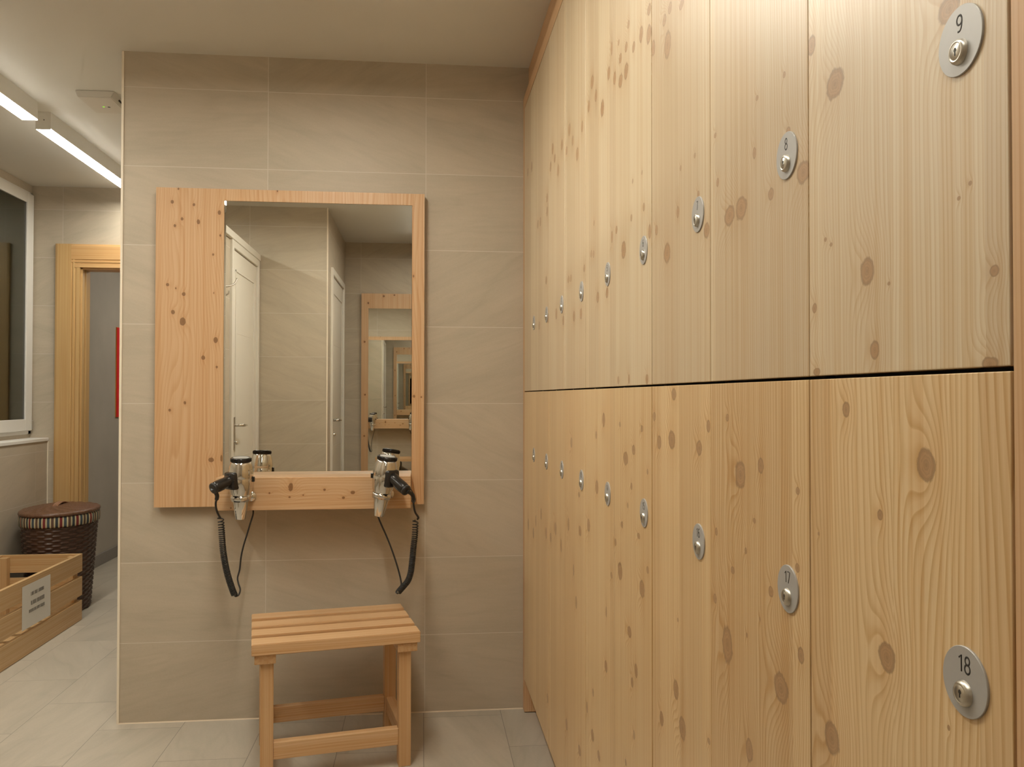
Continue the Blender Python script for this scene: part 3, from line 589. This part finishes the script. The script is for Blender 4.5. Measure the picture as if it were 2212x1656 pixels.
# local x is flipped: world x = -0.40 - local
bm = BM()
out = [(-0.10, 0), (0.517, 0), (0.517, 1.812), (-0.10, 1.812)]; inn = [(-0.05, 0.05), (0.459, 0.05), (0.459, 1.685), (-0.05, 1.685)]
vf = [[bm.verts.new((x, y, z)) for x, z in ring] for y in (-0.042, -0.002) for ring in (out, inn)]
for i in range(4):
    j = (i+1) % 4
    bm.faces.new((vf[0][i], vf[0][j], vf[1][j], vf[1][i])); bm.faces.new((vf[2][i], vf[3][i], vf[3][j], vf[2][j]))
    bm.faces.new((vf[0][i], vf[2][i], vf[2][j], vf[0][j])); bm.faces.new((vf[1][i], vf[1][j], vf[3][j], vf[3][i]))
bmesh.ops.recalc_face_normals(bm, faces=bm.faces[:])
TWB = pine('twin mirror larch', LL, LD, (0.22, 0.095, 0.035), axes='xzy', K=120, warp=9, knots=[(0.46, 1.73, .008, .01), (0.33, 1.79, .009, .009), (0.24, 1.80, .007, .007), (0.49, 1.40, .008, .009), (0.485, 0.95, .007, .008), (0.49, 0.6, .007, .008)], seed=25.1, contrast=0.38, rough=0.42)
obj('wood_frame', bm, TWB, tw)
bxo('mirror_glass', MIRROR, (-0.05, 0.459, -0.038, -0.034, 0.05, 1.685), tw)

hk = thing('coat_hook', 'curved steel coat hook on the cubicle wall, seen at the mirror left edge', 'hook', (-1.535, -1.66, 1.86))
bm = BM(); box(bm, 0.0, 0.006, -0.012, 0.012, -0.05, 0.03, bev=0.002); obj('hook_plate', bm, STEEL, hk)
bm = BM(); tube(bm, spline([(0.004, 0, 0.0), (0.035, -0.03, 0.004), (0.06, -0.06, 0.022), (0.07, -0.085, 0.055)], 6), 0.005, 8); obj('upper_hook', bm, STEEL, hk)
bm = BM(); tube(bm, spline([(0.004, 0, -0.035), (0.025, 0, -0.05), (0.04, -0.004, -0.04), (0.042, -0.005, -0.025)], 6), 0.004, 8); obj('lower_hook', bm, STEEL, hk)

# ------------------------------------------------------------ hair dryers
def helix(path, r, turns, n=12):
    P = spline(path, 12); L = [0.0]
    for a, b_ in zip(P, P[1:]): L.append(L[-1]+(b_-a).length)
    out = []; N = turns*n; prev = None; pos = 0
    for i in range(N+1):
        u = i/N; u = u**0.76
        s = L[-1]*u
        while pos < len(P)-2 and L[pos+1] < s: pos += 1
        f = (s-L[pos])/max(1e-9, L[pos+1]-L[pos]); c = P[pos].lerp(P[pos+1], min(1, max(0, f)))
        tdir = (P[pos+1]-P[pos]).normalized()
        nrm = Vector((0, -1, 0)); nrm = (nrm-tdir*nrm.dot(tdir)).normalized(); bn = tdir.cross(nrm)
        a = 2*PI*turns*i/N
        out.append(c+(nrm*math.cos(a)+bn*math.sin(a))*r)
    return out

def dryer(label, hl, X, Y, Z, tilt, hdir, side, w1, coil, w2, hook=False):
    """X, Y, Z nozzle bottom; tilt = (about y, about x); hdir = handle vector; side = +1 button to the right"""
    t = thing('hair_dryer', label, 'hair dryer', (X, Y, Z), 0, 'hair dryers at the mirror shelf')
    A = Matrix.Rotation(tilt[1], 4, 'X') @ Matrix.Rotation(tilt[0], 4, 'Y')
    bm = BM(); lathe(bm, [(0.0125, 0.0), (0.0140, -0.001), (0.0148, 0.0), (0.0225, 0.064), (0.024, 0.070), (0.021, 0.070), (0.0135, 0.002)], 40, A, sx=1.22, sy=0.85); obj('nozzle', bm, CHROME, t)
    bm = BM(); lathe(bm, [(0.0, 0.066), (0.028, 0.066), (0.0305, 0.072), (0.034, 0.088), (0.0400, 0.108), (0.0432, 0.130), (0.0440, 0.1475), (0.0430, 0.1495), (0.0442, 0.1515), (0.0435, 0.166), (0.0408, 0.184), (0.0365, 0.200), (0.0345, 0.2085), (0, 0.2085)], 56, A); obj('barrel', bm, CHROME, t)
    bm = BM()
    lathe(bm, [(0.030, 0.2075), (0.0350, 0.208), (0.0355, 0.212), (0.0338, 0.2205), (0.0318, 0.2225), (0.0285, 0.2228), (0.0278, 0.2212)], 56, A)
    for k in range(40):
        a = 2*PI*k/40
        vs = box(bm, 0.0335, 0.0366, -0.0011, 0.0011, 0.209, 0.2195)
        bmesh.ops.transform(bm, matrix=A @ Matrix.Rotation(a, 4, 'Z'), verts=vs)
    cap = obj('intake_cap', bm, BLACK, t)
    bm = BM(); lathe(bm, [(0, 0.2232), (0.015, 0.2230), (0.0262, 0.2226), (0.0281, 0.2215)], 40, A); obj('intake_grille', bm, MESHG, cap)
    # handle block on the barrel, then the grip
    h = Vector(hdir); hx = Vector((h.x, h.y, 0)).normalized()
    base = A @ Vector((0, 0, 0.142))
    zax = Vector((0, 0, 1)); yax = hx; xax = yax.cross(zax)
    Rm = Matrix((xax, yax, zax)).transposed().to_4x4()
    bm = BM(); vs = box(bm, -0.028, 0.028, 0.018, 0.053, -0.032, 0.030, bev=0.008)
    bmesh.ops.transform(bm, matrix=Matrix.Translation(base) @ Rm, verts=bm.verts[:]); 
    for f in bm.faces: f.smooth = True
    hb = obj('handle_mount', bm, BLACK, t)
    p0 = base + hx*0.045; p1 = base + h
    bm = BM(); d = p1-p0
    tube(bm, [p0+d*u for u in (0, .15, .35, .55, .75, .9, 1.0)], [0.0245, 0.021, 0.020, 0.0205, 0.021, 0.020, 0.0185], 24)
    hd = obj('handle', bm, BLACK, t)
    bm = BM(); tube(bm, [p1-d*0.03, p1+d*0.02, p1+d*0.09, p1+d*0.11], [0.0187, 0.0200, 0.0190, 0.0135], 24); obj('handle_end', bm, RUBBER, t)
    bm = BM(); sd = Vector((side, 0, 0)); c = A @ Vector((side*0.0445, -0.004, 0.145)); box(bm, c.x-0.005, c.x+0.005, c.y-0.007, c.y+0.007, c.z-0.009, c.z+0.009, bev=0.002); obj('switch', bm, BLACK, t)
    O = Vector((X, Y, Z))
    e = p1+d*0.10
    pts = [e] + [Vector(p)-O for p in w1]
    S1 = spline(pts, 8)
    bm = BM(); tube(bm, S1, [0.0072 if i < 13 else 0.0037 for i in range(len(S1))], 10); obj('cable', bm, RUBBER, t)
    hp = helix([Vector(p)-O for p in coil], 0.0096, 46)
    bm = BM(); tube(bm, hp, 0.0024, 6); obj('coiled_cord', bm, RUBBER, t)
    bm = BM(); tube(bm, spline([Vector(p)-O for p in w2], 8), 0.0031, 8); obj('cable', bm, RUBBER, t)
    if hook:
        bm = BM(); tube(bm, spline([e+Vector((0.006, 0, 0.012)), e+Vector((0.018, 0, 0.0)), e+Vector((0.030, 0.0, -0.03)), e+Vector((0.024, 0, -0.042)), e+Vector((0.016, 0, -0.034))], 6), 0.0018, 6); obj('hanging_loop', bm, RUBBER, t)
    return t, A

def holder(label, X, Y, Z, A, zring):
    t = thing('dryer_holder', label, 'holder', (X, Y, Z), 0, 'chrome dryer holders')
    bm = BM()
    lathe(bm, [(0.0335, zring-0.010), (0.0350, zring-0.011), (0.0358, zring), (0.0350, zring+0.011), (0.0335, zring+0.010), (0.0335, zring-0.010)], 48, A)
    obj('ring', bm, CHROME, t)
    c = A @ Vector((0, 0, zring))
    yb = -0.1655-Y
    bm = BM(); tube(bm, [Vector((c.x+0.02, c.y+0.026, c.z)), Vector((c.x+0.024, c.y+0.034, c.z-0.002)), Vector((c.x+0.024, yb, c.z-0.004))], [0.006, 0.007, 0.007], 12); obj('arm', bm, CHROME, t)
    bm = BM(); lathe(bm, [(0, 0.006), (0.017, 0.005), (0.019, 0.0)], 24, Matrix.Translation((c.x+0.024, yb+0.0003, c.z-0.004)) @ Matrix.Rotation(PI/2, 4, 'X')); obj('wall_disc', bm, CHROME, t)

LW1 = [(-1.1105, -0.296, 0.8897), (-1.118, -0.282, 0.8612), (-1.1189, -0.268, 0.8369), (-1.1155, -0.254, 0.8168), (-1.112, -0.24, 0.8034)]
LC = [(-1.1132, -0.235, 0.8071), (-1.1107, -0.2319, 0.7795), (-1.1081, -0.2287, 0.7309), (-1.1055, -0.2256, 0.6885), (-1.0998, -0.2225, 0.646), (-1.0932, -0.2194, 0.6097), (-1.0845, -0.2163, 0.5753), (-1.0748, -0.2131, 0.5429), (-1.0671, -0.21, 0.521)]
LW2 = [(-1.0651, -0.21, 0.5168), (-1.0544, -0.2025, 0.5211), (-1.0509, -0.195, 0.5383), (-1.0588, -0.1875, 0.5579), (-1.0636, -0.18, 0.5776), (-1.0581, -0.1725, 0.6057), (-1.0547, -0.165, 0.6511), (-1.0481, -0.1575, 0.6881), (-1.0383, -0.15, 0.7253), (-1.0264, -0.1425, 0.7712), (-1.0186, -0.137, 0.800), (-1.0187, -0.134, 0.8175)]
RW1 = [(-0.4321, -0.287, 0.8809), (-0.4294, -0.274, 0.847), (-0.4239, -0.261, 0.8175), (-0.4124, -0.248, 0.7969), (-0.4148, -0.235, 0.7881)]
RC = [(-0.4224, -0.23, 0.7857), (-0.4234, -0.2278, 0.7533), (-0.4255, -0.2256, 0.7187), (-0.4297, -0.2233, 0.6841), (-0.4328, -0.2211, 0.6495), (-0.4359, -0.2189, 0.6192), (-0.4402, -0.2167, 0.5888), (-0.4497, -0.2144, 0.5607), (-0.4668, -0.2122, 0.5391), (-0.4839, -0.21, 0.5197)]
RW2 = [(-0.486, -0.21, 0.5133), (-0.4926, -0.2042, 0.5186), (-0.4842, -0.1983, 0.53), (-0.4748, -0.1925, 0.5414), (-0.4771, -0.1867, 0.5617), (-0.486, -0.1808, 0.5953), (-0.4981, -0.175, 0.6334), (-0.5136, -0.1692, 0.676), (-0.5312, -0.1633, 0.7188), (-0.5489, -0.1575, 0.7574), (-0.5601, -0.1517, 0.7829), (-0.5652, -0.1458, 0.7975), (-0.5665, -0.142, 0.8175)]
t1, A1 = dryer('chrome hair dryer with black handle at the left end of the mirror shelf', 'l', -1.046, -0.222, 0.796, (0.02, 0.085), (-0.073, -0.082, -0.020), 1, LW1, LC, LW2)
holder('chrome ring holder gripping the left hair dryer', -1.046, -0.222, 0.796, A1, 0.078)
t2, A2 = dryer('chrome hair dryer with black handle at the right end of the mirror shelf', 'r', -0.556, -0.222, 0.800, (0.145, 0.085), (0.078, -0.080, -0.036), -1, RW1, RC, RW2, True)
holder('chrome ring holder gripping the right hair dryer', -0.556, -0.222, 0.800, A2, 0.078)

# ------------------------------------------------------------ stool
st = thing('wooden_stool', 'slatted larch stool standing on the tiles below the mirror', 'stool', (-0.706, -0.345, 0), math.radians(11.0))
sy = [-0.20, -0.092, 0.016, 0.124]
for i, y in enumerate(sy):
    bm = BM(); prism(bm, [(y, 0.414), (y+0.076, 0.414), (y+0.076, 0.4505), (y, 0.4505)], 'x', -0.27, 0.27, 0.002)
    obj('seat_slat', bm, STOOLX, st)
for sx in (-1, 1):
    bm = BM(); xx = sx*0.228; box(bm, xx-0.033, xx+0.033, -0.192, 0.192, 0.384, 0.4138, bev=0.0015); obj('seat_rail', bm, STOOLY, st)
for sx in (-1, 1):
    for s2 in (-1, 1):
        bxo('leg', STOOLZ, (sx*0.222-0.0205, sx*0.222+0.0205, s2*0.158-0.0205, s2*0.158+0.0205, 0.0, 0.3838), st, bev=0.0015)
for s2 in (-1, 1): bxo('stretcher', STOOLX, (-0.2013, 0.2013, s2*0.158-0.016, s2*0.158+0.016, 0.072, 0.126), st, bev=0.0015)
for sx in (-1, 1): bxo('stretcher', STOOLY, (sx*0.222-0.016, sx*0.222+0.016, -0.1373, 0.1373, 0.072, 0.126), st, bev=0.0015)

# ------------------------------------------------------------ crate with a notice
X1, YF, YN = -2.269, 1.571, 0.45
cr = thing('wooden_crate', 'low slatted pine crate on the floor in front of the wicker hamper', 'crate', (-2.49, 1.01, 0))
def cb(name, m, d): return bxo(name, m, (d[0]+2.49, d[1]+2.49, d[2]-1.01, d[3]-1.01, d[4], d[5]), cr, bev=0.0015)
XB = -2.70
for z0, z1 in ((0.002, 0.110), (0.136, 0.240), (0.268, 0.365)):
    cb('side_slat', CRATEY, (X1-0.018, X1, YN, YF, z0, z1)); cb('side_slat', CRATEY, (XB, XB+0.018, YN, YF, z0, z1))
    if z0 > 0.25 or z0 < 0.1:
        cb('end_slat', CRATEX, (XB+0.0185, X1-0.0185, YF-0.018, YF, z0, z1)); cb('end_slat', CRATEX, (XB+0.0185, X1-0.0185, YN, YN+0.018, z0, z1))
    else:
        cb('end_slat', CRATEX, (XB+0.0185, X1-0.0185, YF-0.018, YF, z0, z1)); cb('end_slat', CRATEX, (XB+0.0185, X1-0.0185, YN, YN+0.018, z0, z1))
for x0 in (XB+0.0186, X1-0.0606):
    for y0 in (YN+0.0186, YF-0.0606): cb('corner_post', CRATEZ, (x0, x0+0.042, y0, y0+0.042, 0.012, 0.355))
for k in range(8):
    y0 = YN+0.064+k*0.1255; cb('floor_slat', CRATEX, (XB+0.0186, X1-0.0186, y0, y0+0.085, 0.030, 0.045))
# notice sheet
nt = thing('paper_notice', 'white paper notice with three printed lines on the crate side', 'notice', (X1, 1.011, 0.233))
bm = BM()
NX = 14
for j, z in enumerate((-0.1035, 0.1035)):
    for i in range(NX+1):
        u = i/NX; bm.verts.new((0.0014+0.0035*max(0, u-0.75)**2*16*(1 if j == 0 else 0.5), -0.1485+0.297*u, z))
bm.verts.ensure_lookup_table()
for i in range(NX): bm.faces.new((bm.verts[i], bm.verts[i+1], bm.verts[NX+2+i], bm.verts[NX+1+i]))
sheet = obj('sheet', bm, PAPER, nt); sm = sheet.modifiers.new('s', 'SOLIDIFY'); sm.thickness = 0.0004
rr = random.Random(8)
for nm, y0, y1, zc, hh in (('printed_line', -0.060, 0.075, 0.052, 0.017), ('printed_line', -0.058, 0.085, 0.008, 0.020), ('printed_line', -0.078, 0.092, -0.028, 0.015)):
    bm = BM(); y = y0; w_ = hh*0.52
    while y < y1:
        k = rr.randrange(4)
        if not (nm and zc > 0.05 and y > y0+w_ and y < y0+w_*1.9):
            a = hh/2; th = 0.0022
            box(bm, 0.0015, 0.0020, y, y+th, zc-a, zc+a)
            if k != 1: box(bm, 0.0015, 0.0020, y+w_-0.006, y+w_-0.006+th, zc-a, zc+a)
            if k in (0, 2): box(bm, 0.0015, 0.0020, y, y+w_-0.005, zc+a-th, zc+a)
            if k in (1, 2): box(bm, 0.0015, 0.0020, y, y+w_-0.005, zc-a, zc-a+th)
            if k == 3: box(bm, 0.0015, 0.0020, y, y+w_-0.005, zc-th/2, zc+th/2)
        y += w_
    obj(nm, bm, GREYINK, nt)

# ------------------------------------------------------------ wicker hamper
hm = thing('laundry_hamper', 'dark brown oval wicker hamper with a striped liner hem and lid, by the doorway', 'hamper', (-2.495, 1.835, 0))
WICK, g, b_w = mat('dark wicker')
xyz = g.sep(g.obj()); ang = g.m('ARCTAN2', xyz[1], xyz[0])
n = g.noise(g.xyz(g.mul(ang, 6.0), g.mul(xyz[2], 160.0), 1.0), 1.0, 2.0)
g.put(b_w.inputs['Base Color'], g.mix(n, (0.022, 0.011, 0.008), (0.11, 0.055, 0.036))); b_w.inputs['Roughness'].default_value = 0.38
WLID, g, b_w = mat('brown wicker lid')
xyz = g.sep(g.obj()); ang = g.m('ARCTAN2', g.mul(xyz[1], 0.73), xyz[0])
rad = g.m('SQRT', g.add(g.mul(xyz[0], xyz[0]), g.mul(g.mul(xyz[1], xyz[1]), 0.53)))
n = g.noise(g.xyz(g.mul(ang, 14.0), g.mul(rad, 190.0), 1.0), 1.0, 2.0)
g.put(b_w.inputs['Base Color'], g.mix(n, (0.02, 0.009, 0.006), (0.22, 0.105, 0.055))); b_w.inputs['Roughness'].default_value = 0.35
g.put(b_w.inputs['Normal'], g.bump(n, 0.8, 0.004))
LINER, g, b_w = mat('striped liner cloth')
xyz = g.sep(g.obj()); ang = g.m('ARCTAN2', g.mul(xyz[1], 0.73), xyz[0])
s = g.mul(ang, 62/(2*PI)); fs = g.m('FRACT', s); ids = g.m('MODULO', g.add(g.m('FLOOR', s), 60.0), 4.0)
dkc = g.ramp(g.mul(ids, 0.25), [(0.0, (0.03, 0.04, 0.05)), (0.2, (0.16, 0.02, 0.02)), (0.45, (0.05, 0.07, 0.09)), (0.7, (0.10, 0.055, 0.04))])
dkc.node.color_ramp.interpolation = 'CONSTANT'
cr_ = g.m('LESS_THAN', fs, 0.36)
g.put(b_w.inputs['Base Color'], g.mix(cr_, dkc, (0.50, 0.44, 0.28))); b_w.inputs['Roughness'].default_value = 0.85
RX, RY = 0.19, 0.262
bm = BM(); NS = 180; rows = []; NR = 40
for i in range(NR*3+1):
    z = 0.004+0.556*i/(NR*3); f = 0.80+0.20*(z/0.56)
    row = i//3; ph = i % 3
    for_k = []
    for k in range(NS):
        a = 2*PI*k/NS
        bulge = 0.0028 if ph == 1 else (0.0012 if ph == 2 else -0.0015)
        wv = 0.0042*max(-0.7, min(0.7, 1.6*math.sin(PI*row + 15*a)))
        rr_ = 1.0
        d = bulge+wv
        for_k.append(bm.verts.new(((RX*f+d)*math.cos(a), (RY*f+d)*math.sin(a), z)))
    rows.append(for_k)
for A_, B2 in zip(rows, rows[1:]):
    for k in range(NS): bm.faces.new((A_[k], A_[(k+1) % NS], B2[(k+1) % NS], B2[k])).smooth = True
bm.faces.new(rows[0][::-1])
obj('basket_body', bm, WICK, hm)
bm = BM(); rows = []
for z, o in ((0.508, 0.004), (0.504, 0.007), (0.512, 0.010), (0.535, 0.0115), (0.555, 0.010), (0.562, 0.006), (0.562, -0.004)):
    rows.append([bm.verts.new(((RX*0.99+o+0.0016*math.sin(40*2*PI*k/NS*0.5))*math.cos(2*PI*k/NS), (RY*0.99+o+0.0016*math.sin(20*2*PI*k/NS))*math.sin(2*PI*k/NS), z+(0.0015*math.sin(31*2*PI*k/NS) if z < 0.52 else 0))) for k in range(NS)])
for A_, B2 in zip(rows, rows[1:]):
    for k in range(NS): bm.faces.new((A_[k], A_[(k+1) % NS], B2[(k+1) % NS], B2[k])).smooth = True
obj('liner_hem', bm, LINER, hm)
bm = BM(); rows = []; ND = 26
prof = [(1.0, 0.563), (1.045, 0.565), (1.06, 0.573), (1.045, 0.581)] + [(1.03-1.03*i/ND, 0.584+0.022*(1-((1.03-1.03*i/ND))**2)+0.0034*(i % 2)) for i in range(1, ND)]
for f, z in prof:
    rows.append([bm.verts.new((RX*f*math.cos(2*PI*k/NS), RY*f*math.sin(2*PI*k/NS), z+0.0014*math.sin(15*2*PI*k/NS+f*60))) for k in range(NS)])
for A_, B2 in zip(rows, rows[1:]):
    for k in range(NS): bm.faces.new((A_[k], A_[(k+1) % NS], B2[(k+1) % NS], B2[k])).smooth = True
bm.faces.new(rows[-1])
bmesh.ops.recalc_face_normals(bm, faces=bm.faces[:])
lid = obj('lid', bm, WLID, hm)
bm = BM(); pts = spline([(0.0, -0.085, 0.598), (0.0, -0.06, 0.610), (0.0, 0.0, 0.619), (0.0, 0.06, 0.610), (0.0, 0.085, 0.598)], 8)
for dx in (-0.012, -0.004, 0.004, 0.012): tube(bm, [p+Vector((dx, 0, 0)) for p in pts], 0.0048, 8)
STRAP = simple('wicker handle', (0.22, 0.095, 0.04), 0.4, var=0.2)
obj('lid_handle', bm, STRAP, lid)

# ------------------------------------------------------------ red canvas in the hallway
rc = thing('red_canvas', 'red wall canvas with orange edge on the grey hallway wall beyond the doorway', 'picture', (-2.746, 3.425, 1.42))
bxo('canvas_face', RED, (0.006, 0.009, 0.002, 0.70, -0.345, 0.345), rc)
bxo('canvas_edge', YEL, (0.0005, 0.0058, 0.0, 0.702, -0.347, 0.347), rc)
